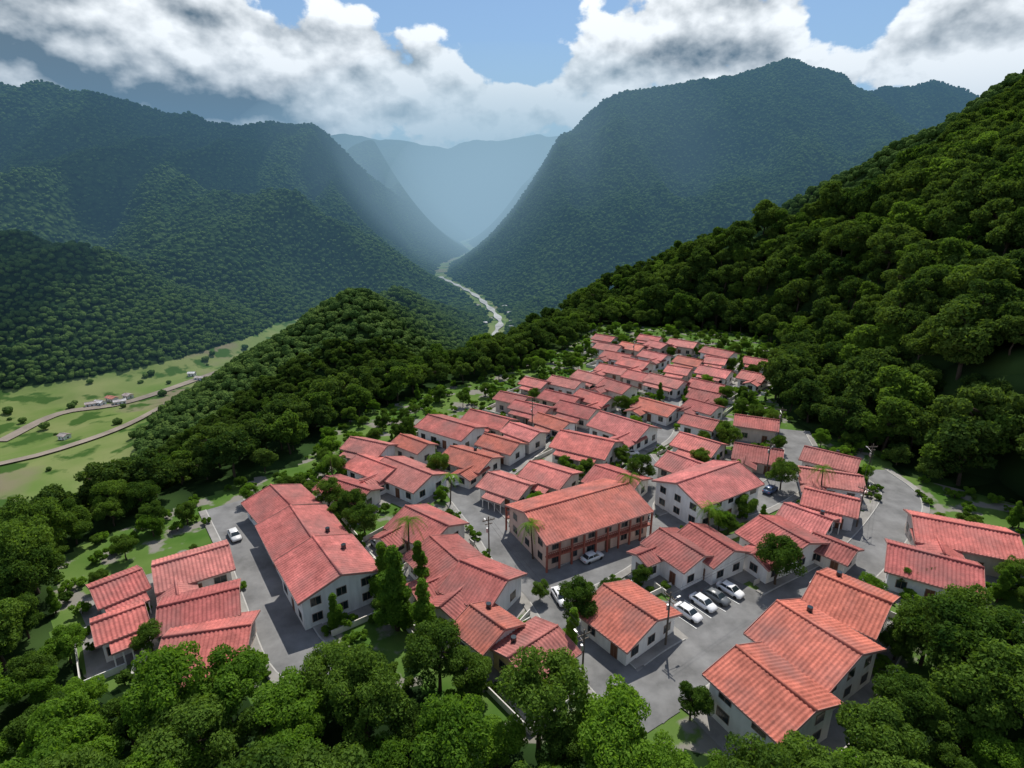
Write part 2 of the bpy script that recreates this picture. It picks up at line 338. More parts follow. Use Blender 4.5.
for (x,y,a) in cars[:4]:
    M=Matrix.Translation((x,y,.12))@Matrix.Rotation(a,4,'Z')
    pb.add([(-2.5,-1.41,0),(2.5,-1.41,0),(2.5,-1.29,0),(-2.5,-1.29,0)],[(0,1,2,3)],0,M)
obj('road_surface',rb.mesh('road_surface',[M_asph]),road_root); obj('kerbs',kb.mesh('kerbs',[M_kerb]),road_root)
obj('parking_markings',pb.mesh('parking_markings',[M_paint]),road_root); obj('pavement_slabs',sb.mesh('pavement_slabs',[M_conc]),road_root)
for k,p in enumerate(vroads):
    C=catmull(p,12); ns=normals(C); w=[6,4.5,5][k]; B=MB()
    wob=[w*(1+.5*math.sin(i*.9)*(k==2)) for i in range(len(C))]
    L=np.array([(c.x-n.x*q,c.y-n.y*q) for c,n,q in zip(C,ns,wob)]+[(c.x+n.x*q,c.y+n.y*q) for c,n,q in zip(C,ns,wob)])
    hz=height(L[:,0],L[:,1])+1.0+.3*k; n=len(C)
    B.add([(L[i,0],L[i,1],hz[i]) for i in range(2*n)],[(i,n+i,n+i+1,i+1)[::-1] for i in range(n-1)])
    obj('river' if k==2 else 'valley_road',B.mesh('ribbon',[M_river if k==2 else M_dirt]))
# ---------------- houses
ROOFC=[(.46,.132,.113),(.42,.118,.105),(.50,.155,.135),(.39,.108,.098),(.46,.145,.132),(.35,.105,.092),(.44,.155,.135),(.47,.14,.10)]
WALLC=[(.76,.74,.70),(.78,.77,.74),(.70,.66,.6),(.75,.71,.64),(.6,.5,.43),(.78,.78,.78)]
def gable(walls,roof,trim,gl,fr,dr,L,W,hw,pit,M,two=False,rib=.55,win=True,z0=0):
    ov=.7; bl=L/2-ov; bw=W/2-ov; tp=math.tan(pit); hr=hw+.12+tp*bw
    walls.add([(-bl,-bw,z0),(bl,-bw,z0),(bl,bw,z0),(-bl,bw,z0),(-bl,-bw,hw),(bl,-bw,hw),(bl,bw,hw),(-bl,bw,hw),(-bl,0,hr-.12),(bl,0,hr-.12)],
      [(0,1,5,4),(2,3,7,6),(1,2,6,9,5),(3,0,4,8,7)],0,M)
    n=max(8,int(L/rib*5)); ns=max(2,int(W/2/2))
    for s in(-1,1):
        vs=[];fs=[];uv=[]
        for i in range(n+1):
            x=-L/2+L*i/n; ph=math.cos(2*math.pi*x/rib)
            for j in range(ns+1):
                y=s*(W/2)*j/ns
                vs.append((x,y,hr-tp*abs(y)+.065*ph)); uv.append((x/rib,abs(y)/math.cos(pit)/.42))
        for i in range(n):
            for j in range(ns):
                a=i*(ns+1)+j; f=(a,a+ns+1,a+ns+2,a+1); fs.append(f if s>0 else f[::-1])
        roof.add(vs,fs,0,M,uv)
        ye=s*W/2; ze=hr-tp*W/2
        trim.box(-L/2,L/2,min(ye,ye+s*.05),max(ye,ye+s*.05),ze-.26,ze-.0,0,M)
        trim.add([(-L/2,0,hr-.14),(L/2,0,hr-.14),(L/2,ye,ze-.14),(-L/2,ye,ze-.14)],[(0,1,2,3)],0,M)
        for e in(-1,1):
            x0,x1=sorted((e*L/2,e*(L/2+.05)))
            trim.add([(x0,0,hr-.26),(x1,0,hr-.26),(x1,ye,ze-.26),(x0,ye,ze-.26),(x0,0,hr+.1),(x1,0,hr+.1),(x1,ye,ze+.1),(x0,ye,ze+.1)],
             [(0,3,2,1),(4,5,6,7),(0,1,5,4),(1,2,6,5),(2,3,7,6),(3,0,4,7)],0,M)
    roof.cyl((-L/2,0,hr+.04),(L/2,0,hr+.04),.2,.2,8,0,M)
    if win:
        lv=[1.0]+([3.7] if two else [])
        def opening(x,y,nx,ny,z,w,h,B):
            if nx: 
                x0,x1=sorted((x,x+nx*.03)); fr.box(x0,x1,y-w/2-.1,y+w/2+.1,z-.1,z+h+.1,0,M)
                x0,x1=sorted((x+nx*.03,x+nx*.05)); B.box(x0,x1,y-w/2,y-.03,z,z+h,0,M); B.box(x0,x1,y+.03,y+w/2,z,z+h,0,M)
            else:
                y0,y1=sorted((y,y+ny*.03)); fr.box(x-w/2-.1,x+w/2+.1,y0,y1,z-.1,z+h+.1,0,M)
                y0,y1=sorted((y+ny*.03,y+ny*.05)); B.box(x-w/2,x-.03,y0,y1,z,z+h,0,M); B.box(x+.03,x+w/2,y0,y1,z,z+h,0,M)
        k=max(2,int(bl*2/3.2)); dk=k//2
        for z in lv:
            if z+1.2>hw: continue
            for i in range(k):
                x=-bl+(i+.5)*2*bl/k
                for s in(-1,1):
                    if i==dk and z<2: opening(x,s*bw,0,s,z0+.05,1.1,2.1,dr)
                    else: opening(x,s*bw,0,s,z+random.uniform(-.0,.05),random.choice((1.3,1.7)),1.25,gl)
            k2=max(1,int(bw*2/3.5))
            for i in range(k2):
                y=-bw+(i+.5)*2*bw/k2
                for s in(-1,1): opening(s*bl,y,s,0,z,1.4,1.25,gl)
    return hr
foot=[]
def house(x,y,L,W,rot,two=False,name='red_roof_house',roofc=None,wallc=None,wing=None,z=0,porch=None,pit=None):
    if math.cos(rot)<0: rot+=math.pi
    e=bpy.data.objects.new(name,None); scene.collection.objects.link(e); e.location=(x,y,z); e.rotation_euler=(0,0,rot)
    w,r,t,g,f,d=[MB() for _ in range(6)]
    L=max(L,W*.75); hw=5.6 if two else random.uniform(3.0,4.3); pit=pit or math.radians(random.uniform(17,22))
    near=math.hypot(x,y)<170
    hr=gable(w,r,t,g,f,d,L,W,hw,pit,Matrix.Identity(4),two,rib=.55 if near else .8)
    foot.append((x,y,rot,L/2,W/2))
    if wing is None: wing=random.random()<.4 and W>=9
    if wing:
        s=random.choice((-1,1)); ww=W*.55; wl=W*.5+2.6
        M=Matrix.Translation((s*(L/2-ww/2-.1),-wl/2-.6,-.01))@Matrix.Rotation(math.pi/2,4,'Z')
        gable(w,r,t,g,f,d,wl,ww,hw-.5,pit,M,two,rib=.55 if near else .8)
        foot.append((x+math.cos(rot)*s*(L/2-ww/2)+math.sin(rot)*wl/2,y+math.sin(rot)*s*(L/2-ww/2)-math.cos(rot)*wl/2,rot,ww/2,wl/2))
    elif (porch if porch is not None else random.random()<.5):
        pl=L*random.uniform(.45,.8); y0=-W/2+.55; dp=2.4; zz=hr-math.tan(pit)*W/2-.22
        n=int(pl/.11); vs=[];uv=[]
        for i in range(n+1):
            xx=-pl/2+pl*i/n
            for j in range(2): vs.append((xx,y0-dp*j,zz-.55*j+.05*math.cos(2*math.pi*xx/.55))); uv.append((0,j*6))
        r.add(vs,[(2*i,2*i+1,2*i+3,2*i+2) for i in range(n)],0,None,uv)
        t.box(-pl/2,pl/2,y0-dp-.05,y0-dp,zz-.78,zz-.5)
        for i in range(4):
            xx=-pl/2+.2+(pl-.4)*i/3; w.cyl((xx,y0-dp+.25,0),(xx,y0-dp+.25,zz-.6),.1,.09,6)
    if near and random.random()<.15:
        tx=random.uniform(-.3,.3)*L; ty=W*.25; tz=hr-math.tan(pit)*ty
        g.cyl((tx,ty,tz-.1),(tx,ty,tz+.8),.4,.38,12)
    wc=wallc or random.choice(WALLC); rc=roofc or random.choice(ROOFC); k=random.uniform(.82,1.16); rc=tuple(c*k for c in rc)
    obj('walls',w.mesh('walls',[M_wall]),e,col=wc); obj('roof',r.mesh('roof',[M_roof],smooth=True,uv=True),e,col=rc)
    obj('fascia',t.mesh('fascia',[M_fascia]),e); obj('windows',g.mesh('windows',[M_glass]),e); obj('window_frames',f.mesh('frames',[M_frame]),e); obj('doors',d.mesh('doors',[M_door]),e)
    return e,hr
slab=MB()
for i,(x,y,L,W,a) in enumerate(houses):
    kw={}
    if i==14: kw=dict(two=True,name='community_hall',roofc=(.48,.145,.11),wallc=(.58,.42,.34),wing=False,porch=False)
    elif i in(31,30,29): kw=dict(two=True,roofc=(.50,.15,.105),wallc=(.78,.77,.74),wing=False,porch=False)
    elif i in(10,): kw=dict(two=False,wing=False,wallc=(.78,.77,.74))
    elif i in(0,1,2): kw=dict(wing=False,porch=False,two=(i==2),wallc=(.76,.76,.74),roofc=(.46,.138,.122))
    elif i==15: kw=dict(wing=False,two=True,wallc=(.78,.77,.74))
    elif i==9: kw=dict(wing=False,wallc=(.62,.48,.24))
    e,hr=house(x,y,L,W,a,**kw)
    if i==14:
        c=MB(); n=10; bl=L/2-.3
        for s in(-1,1):
            for k in range(n):
                xx=-bl+2*bl*k/(n-1); c.box(xx-.14,xx+.14,s*(W/2-.1)-.14,s*(W/2-.1)+.14,0,5.2)
            ya,yb=sorted((s*(W/2-.7),s*(W/2+.05))); c.box(-bl,bl,ya,yb,2.7,2.95)
            ya,yb=sorted((s*(W/2-.05),s*(W/2))); c.box(-bl,bl,ya,yb,3.75,3.88)
            for k in range(int(bl*5)):
                xx=-bl+k*.4; c.box(xx-.05,xx+.05,ya,yb-.01,2.95,3.75)
        obj('verandah_columns',c.mesh('cols',[M_col]),e)
        w,r,t,g,f,d=[MB() for _ in range(6)]
        gable(w,r,t,g,f,d,L*.4,3.2,hr+.05,math.radians(20),Matrix.Translation((4,0,-.5)),win=False,z0=hr-1.5)
        obj('ridge_monitor_walls',w.mesh('mw',[M_wall]),e,col=(.3,.10,.07)); obj('ridge_monitor_roof',r.mesh('mr',[M_roof],True,True),e,col=(.52,.17,.11)); obj('monitor_fascia',t.mesh('mt',[M_fascia]),e)
for k,(x,y,a,hl,hw) in enumerate(foot):
    M=Matrix.Translation((x,y,0))@Matrix.Rotation(a,4,'Z'); m=1.6; z=.02+.004*(k%13)
    slab.add([(-hl-m,-hw-m,z),(hl+m,-hw-m,z),(hl+m,hw+m,z),(-hl-m,hw+m,z)],[(0,1,2,3)],0,M)
obj('paved_yards',slab.mesh('paved_yards',[M_conc]))
for (u,v) in [(490,318),(510,314),(484,326),(512,322),(478,306),(512,330),(504,308),(92,404),(100,403),(112,399),(120,402),(128,396),(192,374),(200,378),(300,332),(306,328),(292,334),(66,442)]:
    x,y=G(u,v,-150); z=float(height(np.array([x]),np.array([y]))[0])
    if z>FLOOR+25: continue
    nf=len(foot); house(x,y,random.uniform(9,15),8,random.uniform(-.5,.8),name='valley_house',roofc=random.choice([(.6,.6,.6),(.45,.4,.38),(.5,.2,.15)]),wing=False,porch=False,z=z); del foot[nf:]
def hitfoot(x,y,m,skip=-1):
    for i,(hx,hy,a,hl,hw) in enumerate(foot):
        if i==skip: continue
        dx,dy=x-hx,y-hy; c,s=math.cos(a),math.sin(a); lx=dx*c+dy*s; ly=-dx*s+dy*c
        if abs(lx)<hl+m and abs(ly)<hw+m: return True
    return False
def free(x,y,m=1.0):
    if hitfoot(x,y,m): return False
    if float(polydist(np.array(x),np.array(y),PARK))<m+.8: return False
    return roaddist(x,y)>m*.7
rw=random.Random(3)
for i,(x,y,a,hl,hw) in enumerate(list(foot)):
    if rw.random()<.45: continue
    m=rw.uniform(2.0,3.2); B=MB(); c,s=math.cos(a),math.sin(a); P=[(-hl-m,-hw-m),(hl+m,-hw-m),(hl+m,hw+m),(-hl-m,hw+m)]
    for j in range(4):
        p=Vector(P[j]);q=Vector(P[(j+1)%4]); n=int((q-p).length/1.2)
        for k in range(n):
            u=p.lerp(q,k/n); v=p.lerp(q,(k+1)/n); mm=(u+v)/2; wx=x+mm.x*c-mm.y*s; wy=y+mm.x*s+mm.y*c
            if hitfoot(wx,wy,.9) or roaddist(wx,wy)<1.7 or float(polydist(np.array(wx),np.array(wy),PARK))<1 : continue
            if j==0 and k==n//2: continue
            e0=.002*(k%2)
            B.box(min(u.x,v.x)-.07-e0,max(u.x,v.x)+.07+e0,min(u.y,v.y)-.07-e0,max(u.y,v.y)+.07+e0,0,1.0+.003*(k%2))
    if B.v: obj('garden_wall',B.mesh('garden_wall',[M_wall]),loc=(x,y,0),rot=(0,0,a),col=rw.choice([(.6,.58,.55),(.5,.47,.43),(.66,.62,.56)]))
def make_car(x,y,rot,col):
    e=bpy.data.objects.new('parked_car',None); scene.collection.objects.link(e); e.location=(x,y,.095); e.rotation_euler=(0,0,rot)
    b=MB(); st=[(-2.2,.7,.45,.78),(-2.1,.84,.3,.95),(-1.2,.9,.22,1.0),(0,.9,.22,.96),(1.1,.9,.22,.93),(1.8,.86,.26,.82),(2.15,.72,.4,.66)]
    vs=[]
    for sx,w,zb,zt in st: zm=(zb+zt)/2+.06; vs+=[(sx,-w*.95,zb),(sx,-w,zm),(sx,-w*.88,zt),(sx,w*.88,zt),(sx,w,zm),(sx,w*.95,zb)]
    fs=[(6*i+j,6*i+(j+1)%6,6*i+6+(j+1)%6,6*i+6+j) for i in range(len(st)-1) for j in range(6)]+[(5,4,3,2,1,0),tuple(range(36,42))]
    b.add(vs,[f[::-1] for f in fs]); b.add([(-1.2,-.6,1.44),(.4,-.6,1.44),(.4,.6,1.44),(-1.2,.6,1.44),(-1.25,-.64,1.39),(.45,-.64,1.39),(.45,.64,1.39),(-1.25,.64,1.39)],[(0,1,2,3),(4,5,1,0),(5,6,2,1),(6,7,3,2),(7,4,0,3)])
    for sy in(-1,1):
        for xa,xb in((1.1,.42),(-.35,-.4),(-1.75,-1.22)): b.cyl((xa,sy*.79,.95),(xb,sy*.63,1.41),.035,.035,5)
    obj('body',b.mesh('car_body',[M_carp],True),e,col=col)
    g=MB(); g.add([(-1.75,-.78,.95),(1.1,-.78,.92),(1.1,.78,.92),(-1.75,.78,.95),(-1.22,-.62,1.4),(.42,-.62,1.4),(.42,.62,1.4),(-1.22,.62,1.4)],[(0,1,5,4),(1,2,6,5),(2,3,7,6),(3,0,4,7)])
    obj('windows',g.mesh('car_glass',[M_glass]),e)
    w=MB()
    for wx in(-1.35,1.35):
        for sy in(-1,1): w.cyl((wx,sy*.92,.31),(wx,sy*.7,.31),.31,.31,14)
    obj('wheels',w.mesh('wheels',[M_tyre]),e)
    l=MB()
    for sy in(-.62,.62): l.box(-2.21,-2.12,sy-.16,sy+.16,.68,.82)
    obj('tail_lamps',l.mesh('lamps',[M_light]),e)
cc=[(.75,.75,.76),(.7,.71,.72),(.12,.13,.14),(.78,.78,.78),(.6,.6,.6),(.35,.37,.4),(.75,.75,.74),(.06,.1,.2)]
for i,(x,y,a) in enumerate(cars): make_car(x,y,a,cc[i%8])
def pole(x,y,rot):
    e=bpy.data.objects.new('utility_pole',None); scene.collection.objects.link(e); e.location=(x,y,0); e.rotation_euler=(0,0,rot)
    p=MB(); p.cyl((0,0,0),(0,0,9),.16,.1,8); p.box(-1.1,1.1,-.06,.06,8.2,8.35); p.box(-.7,.7,-.061,.061,7.5,7.62)
    for i in(-1,-.4,.4,1): p.cyl((i,0,8.35),(i,0,8.6),.05,.04,6)
    obj('pole',p.mesh('pole',[M_pole]),e)
    q=MB(); q.cyl((0,0,7),(0,-1.6,7.5),.04,.04,6); q.box(-.12,.12,-2.1,-1.5,7.42,7.54); q.cyl((.25,0,6),(.25,0,6.8),.2,.2,8); obj('lamp_arm',q.mesh('arm',[M_metal]),e)
    return (x,y,8.6)
for k in(1,2,3,4):
    C=RC[k]; ns=normals(C); prev=None
    for i in range(6,len(C)-2,18):
        x,y=C[i].x+ns[i].x*(RW[k]/2+.8),C[i].y+ns[i].y*(RW[k]/2+.8)
        d=C[i+1]-C[i]
        if roaddist(x,y)<.3 or not free(x,y,.1): continue
        c=pole(x,y,math.atan2(d.y,d.x)+math.pi/2)
        if prev:
            wm=MB(); 
            for off in(-.4,.4):
                pts=[]
                for s in range(9):
                    t=s/8; pts.append((prev[0]+(c[0]-prev[0])*t+off,prev[1]+(c[1]-prev[1])*t,8.6-2.4*t*(1-t)))
                for a,b in zip(pts[:-1],pts[1:]): wm.cyl(a,b,.018,.018,3)
            obj('power_line',wm.mesh('wire',[M_tyre]))
        prev=c
# ---------------- trees
def leaf_arr(C,R,n,size,rng,up=.25,sq=.8,spread=.55):
    C=np.array(C);R=np.array(R); p=R**2/np.sum(R**2); k=rng.choice(len(R),n,p=p)
    d=rng.normal(size=(n,3)); d[:,2]+=up; d/=np.linalg.norm(d,axis=1)[:,None]
    rr=R[k]*(.62+.45*rng.random(n)); pos=C[k]+d*rr[:,None]*np.array([1,1,sq])
    nn=d+spread*rng.normal(size=(n,3)); nn/=np.linalg.norm(nn,axis=1)[:,None]
    t=np.cross(nn,rng.normal(size=(n,3))); t/=np.linalg.norm(t,axis=1)[:,None]; b=np.cross(nn,t)
    s=(size*(.6+.8*rng.random(n)))[:,None]
    return np.stack([pos-t*s,pos-b*s*.55+nn*s*.12,pos+t*s,pos+b*s*.55+nn*s*.12],1).reshape(-1,3)
def tree_mesh(name,seed,H=10,cr=4.5,n=12000,size=.2,mat=M_leaf,form='round',ncl=22,spread=.55,rmin=.2):
    rng=np.random.default_rng(seed); C=[];R=[]
    for i in range(ncl):
        a=rng.random()*6.283; t=rng.random()
        if form=='round':
            z=H*(.42+.5*t); rad=cr*math.sqrt(max(.05,1-((t-.35)/.75)**2))*math.sqrt(rng.random())*.9; r=cr*rng.uniform(rmin,.4)
        elif form=='tall':
            z=H*(.2+.75*t); rad=cr*(1-t)*.7*math.sqrt(rng.random()); r=cr*rng.uniform(.3,.5)*(1.15-.6*t)
        else:
            z=H*(.3+.3*t); rad=cr*math.sqrt(rng.random())*.8; r=cr*rng.uniform(.25,.4)
        C.append((math.cos(a)*rad,math.sin(a)*rad,z)); R.append(r)
    v=leaf_arr(C,R,n,size,rng,spread=spread); B=MB()
    top=H*.6 if form!='bush' else H*.3
    pts=[Vector((0,0,-.8))]; 
    for i in range(1,5): pts.append(Vector((rng.normal()*.15,rng.normal()*.15,top*i/4)))
    r0=H*.028
    for i in range(4): B.cyl(pts[i],pts[i+1],r0*(1-.17*i),r0*(1-.17*(i+1)),8)
    for i in range(0,min(12,ncl)): 
        s=pts[2+i%3]; q=Vector(C[i]); m=s.lerp(q,.5)+Vector((0,0,.3)); B.cyl(s,m,r0*.4,r0*.25,5); B.cyl(m,q,r0*.25,r0*.08,5)
    nb=len(B.v); nf=len(B.f)
    vs=B.v+[tuple(q) for q in v.tolist()]; fs=B.f+[(nb+4*i,nb+4*i+1,nb+4*i+2,nb+4*i+3) for i in range(n)]
    me=bpy.data.meshes.new(name); me.from_pydata(vs,[],fs); me.materials.append(M_bark); me.materials.append(mat)
    me.polygons.foreach_set('material_index',[0]*nf+[1]*n); me.update(); return me
def palm_mesh(name,seed):
    g=random.Random(seed); B=MB(); H=8; p=Vector((0,0,-.3)); lean=Vector((g.uniform(-.08,.08),g.uniform(-.08,.08),1))
    for i in range(8):
        q=p+lean*(H/8); B.cyl(p,q,.19-.01*i,.18-.01*i,7,0); p=q; lean.x*=.9
    for k in range(18):
        a=k*2.4; el=g.uniform(.1,1.0); L=g.uniform(2.4,3.2); pr=p.copy(); dz=el
        for s in range(7):
            q=pr+Vector((math.cos(a),math.sin(a),dz))*(L/7); dz-=.38
            side=Vector((-math.sin(a),math.cos(a),-.35)); side2=Vector((math.sin(a),-math.cos(a),-.35)); w=.55*(1-abs(s-2.5)/6)
            for sd2 in(side,side2):
                for h in range(3):
                    o=pr.lerp(q,h/3); o2=pr.lerp(q,h/3+.2); tip=o+sd2*w+(q-pr)*.5
                    B.add([tuple(o),tuple(o2),tuple(tip)],[(0,1,2)],1)
            pr=q
    return B.mesh(name,[M_bark,M_leafb])
def lump_mesh(name,seed,cr,h,sub,nl,cards,size):
    rng=np.random.default_rng(seed); V=[];Fc=[];C=[];R=[]
    bm=bmesh.new(); bmesh.ops.create_icosphere(bm,subdivisions=sub,radius=1); bv=np.array([v.co[:] for v in bm.verts]); bf=[[v.index for v in f.verts] for f in bm.faces]; bm.free()
    for i in range(nl):
        a=rng.random()*6.28; rd=cr*.55*math.sqrt(rng.random()) if nl>1 else 0; r=cr*rng.uniform(.5,.72); c=np.array([math.cos(a)*rd,math.sin(a)*rd,h-r*.8-rd*.35])
        ph=rng.random(3)*6; d=1+.13*np.sin(bv[:,0]*5+ph[0])*np.sin(bv[:,1]*5+ph[1])+.1*rng.normal(size=len(bv))
        v=bv*d[:,None]*r*np.array([1,1,.95])+c; o=len(V); V+=v.tolist(); Fc+=[[k+o for k in f] for f in bf]; C.append(c); R.append(r*1.08)
    if cards:
        lv=leaf_arr(C,R,cards,size,rng,up=.6); o=len(V); V+=lv.tolist(); Fc+=[(o+4*i,o+4*i+1,o+4*i+2,o+4*i+3) for i in range(cards)]
    o=len(V); B=MB(); B.cyl((0,0,-2),(0,0,h*.6),.35,.25,5); V+=B.v; Fc+=[[k+o for k in f] for f in B.f]
    me=bpy.data.meshes.new(name); me.from_pydata([tuple(v) for v in V],[],[tuple(f) for f in Fc]); me.materials.append(M_canopy); me.materials.append(M_bark)
    me.polygons.foreach_set('material_index',[0]*(len(Fc)-len(B.f))+[1]*len(B.f)); me.update(); return me
near=[tree_mesh('broadleaf_%d'%i,40+i,H=10+i%3,cr=4.3+.4*(i%3),n=12000,size=.21,ncl=34,spread=.75,rmin=.15) for i in range(6)]
tallm=[tree_mesh('tall_%d'%i,60+i,H=13,cr=3.2,n=12000,size=.2,mat=M_leafb,form='tall') for i in range(2)]
light=[tree_mesh('light_%d'%i,65+i,H=10,cr=4.5,n=11000,size=.21,mat=M_leafb,ncl=32,spread=.75,rmin=.15) for i in range(2)]
slope=[tree_mesh('slope_%d'%i,50+i,H=10+i%3,cr=4.4+.4*(i%3),n=5000,size=.34,mat=M_leaf if i==4 else M_slope,ncl=34,spread=.8,rmin=.15) for i in range(5)]
bush=[tree_mesh('bush_%d'%i,70+i,H=3,cr=1.6,n=1200,size=.18,mat=M_leafb if i else M_leaf,form='bush',ncl=9) for i in range(3)]
mid=[lump_mesh('mid_%d'%i,80+i,5,9+i%2,3,4,300,.5) for i in range(4)]
far=[lump_mesh('far_%d'%i,90+i,5.5,8+.7*i,2,3,0,1) for i in range(5)]
palms=[palm_mesh('palm_%d'%i,i) for i in range(2)]
def coll(name,ms):
    c=bpy.data.collections.new(name)
    for m in ms: c.objects.link(bpy.data.objects.new(m.name,m))
    return c
Cn=coll('slope_tree_kinds',slope); Cm=coll('mid_tree_kinds',mid); Cf=coll('far_tree_kinds',far); Cb=coll('bush_kinds',bush)
def scatter(name,pts,scl,c):
    me=bpy.data.meshes.new(name); me.from_pydata([tuple(p) for p in pts],[],[])
    a=me.attributes.new('scl','FLOAT','POINT'); a.data.foreach_set('value',np.array(scl,np.float32))
    o=obj(name,me); ng=bpy.data.node_groups.new(name,'GeometryNodeTree')
    ng.interface.new_socket('Geometry',in_out='INPUT',socket_type='NodeSocketGeometry'); ng.interface.new_socket('Geometry',in_out='OUTPUT',socket_type='NodeSocketGeometry')
    n=ng.nodes; gi=n.new('NodeGroupInput'); go=n.new('NodeGroupOutput'); ip=n.new('GeometryNodeInstanceOnPoints'); ci=n.new('GeometryNodeCollectionInfo')
    ci.inputs['Collection'].default_value=c; ci.inputs['Separate Children'].default_value=True; ci.inputs['Reset Children'].default_value=True
    rv=n.new('FunctionNodeRandomValue'); rv.data_type='FLOAT_VECTOR'; rv.inputs[0].default_value=(-.06,-.06,0); rv.inputs[1].default_value=(.06,.06,6.283)
    na=n.new('GeometryNodeInputNamedAttribute'); na.data_type='FLOAT'; na.inputs['Name'].default_value='scl'
    L=ng.links.new; L(gi.outputs[0],ip.inputs['Points']); L(ci.outputs[0],ip.inputs['Instance']); ip.inputs['Pick Instance'].default_value=True
    L(rv.outputs[0],ip.inputs['Rotation']); L(na.outputs[0],ip.inputs['Scale']); L(ip.outputs[0],go.inputs[0])
    md=o.modifiers.new('scatter','NODES'); md.node_group=ng; return o
def grid(r0,r1,sp,amax,rng,jit=.45):
    n=int(r1/sp)+1; gx,gy=np.meshgrid(np.arange(-n,n+1)*sp,np.arange(-2,n+1)*sp)
    x=gx.ravel()+rng.uniform(-jit,jit,gx.size)*sp; y=gy.ravel()+rng.uniform(-jit,jit,gx.size)*sp
    r=np.hypot(x,y); a=np.degrees(np.arctan2(x,y)); k=(r>=r0)&(r<r1)&(np.abs(a)<amax); return x[k],y[k]
rng=np.random.default_rng(5)
x,y=grid(24,128,5.6,62,rng); k=~inpoly(x,y,clearing); x,y=x[k],y[k]; z=height(x,y)
for X,Y,Z in zip(x,y,z):
    if not free(X,Y,2.0): continue
    s=random.uniform(.5,1.05)
    if X>88: s*=random.uniform(1.1,1.5)
    o=obj('broadleaf_tree',random.choice(near+light*2 if Y<75 else near),loc=(X,Y,Z-.3),rot=(random.uniform(-.06,.06),random.uniform(-.06,.06),random.uniform(0,6.28))); o.scale=(s,s,s*random.uniform(.85,1.15))
for i,(X,Y,s) in enumerate(ptrees):
    me=tallm[i%2] if i in(0,1,23,24,3) else random.choice(near)
    o=obj('garden_tree',me,loc=(X,Y,0),rot=(0,0,random.uniform(0,6.28))); o.scale=(s,s,s)
for i,(u,v) in enumerate(PALMS):
    X,Y=G(u,v); 
    for t in range(40):
        if free(X,Y,.6): break
        X+=random.uniform(-1.5,1.5); Y+=random.uniform(-1.5,1.5)
    s=random.uniform(.85,1.15); o=obj('palm_tree',palms[i%2],loc=(X,Y,0),rot=(0,0,i*1.3)); o.scale=(s,s,s)
n=0;tr=0
while n<230 and tr<20000:
    tr+=1
    X,Y=random.uniform(-80,115),random.uniform(60,275)
    if not bool(inpoly(np.array(X),np.array(Y),clearing)) or not free(X,Y,.9): continue
    s=random.uniform(.22,.52); o=obj('garden_tree',random.choice(near+light+tallm[:1]),loc=(X,Y,0),rot=(0,0,random.uniform(0,6.28))); o.scale=(s,s,s); n+=1
P=[];S=[]
for _ in range(3500):
    X,Y=random.uniform(-80,115),random.uniform(55,275)
    if not bool(inpoly(np.array(X),np.array(Y),clearing)) or not free(X,Y,.4): continue
    P.append((X,Y,0)); S.append(random.uniform(.3,.95))
scatter('garden_shrubs',P,S,Cb)
x,y=grid(128,480,6.0,58,rng,.6); k=~inpoly(x,y,clearing); x,y=x[k],y[k]; z=height(x,y); k=(meadowmask(x,y,z)<.5)|(rng.random(len(x))<.02); x,y,z=x[k],y[k],z[k]
s=rng.uniform(.55,1.12,len(x))*np.where((x>70)&(y<330),rng.uniform(1.0,1.6,len(x)),1); k=rng.random(len(x))<np.where(s>1.2,.85,1); x,y,z,s=x[k],y[k],z[k],s[k]
x2,y2=grid(105,320,7.5,58,rng,.7); k=~inpoly(x2,y2,clearing)&(x2>70); x2,y2=x2[k],y2[k]; z2=height(x2,y2); s2=rng.uniform(.4,.65,len(x2))
scatter('hillside_forest',np.concatenate([np.stack([x,y,z-.4],-1),np.stack([x2,y2,z2-1.2],-1)]),np.concatenate([s,s2]),Cn)
x,y=grid(480,1150,6.0,56,rng,.65); z=height(x,y); k=(meadowmask(x,y,z)<.5)|(rng.random(len(x))<.02); x,y,z=x[k],y[k],z[k]
k=(linedist(x,y,RIVERP)>11)&(linedist(x,y,vroads[0])>9)&(linedist(x,y,vroads[1])>9); x,y,z=x[k],y[k],z[k]
scatter('valley_forest',np.stack([x,y,z-1.8],-1),rng.uniform(.4,.98,len(x)),Cm)
x,y=grid(1150,2450,8.0,54,rng,.7); z=height(x,y); k=meadowmask(x,y,z)<.5; x,y,z=x[k],y[k],z[k]
k=linedist(x,y,RIVERP)>11; x,y,z=x[k],y[k],z[k]
scatter('mountain_forest',np.stack([x,y,z-3.2],-1),rng.uniform(.4,.92,len(x)),Cf)
# ---------------- haze (self-glowing volumes over the far valley)
def haze(name,J,sig,meshf):
    m,nt,o=newmat(name); ab=N(nt,'ShaderNodeVolumeAbsorption'); ab.inputs['Color'].default_value=(0,0,0,1); ab.inputs['Density'].default_value=sig
    em=N(nt,'ShaderNodeEmission'); em.inputs['Color'].default_value=(*J,1); em.inputs['Strength'].default_value=sig
    ad=N(nt,'ShaderNodeAddShader'); nt.links.new(ab.outputs[0],ad.inputs[0]); nt.links.new(em.outputs[0],ad.inputs[1]); nt.links.new(ad.outputs[0],o.inputs['Volume']); meshf.materials.append(m)
hb=MB(); hb.box(-6000,6000,560,7400,-400,520); me=hb.mesh('haze',[]); haze('emissive_air_haze',(.14,.30,.47),2.7e-4,me); obj('haze',me)  # absorbs and emits: scattered sky light is put in as its own glow
bm=bmesh.new(); bmesh.ops.create_icosphere(bm,subdivisions=5,radius=1); me=bpy.data.meshes.new('sun_glow_mist'); bm.to_mesh(me); bm.free()
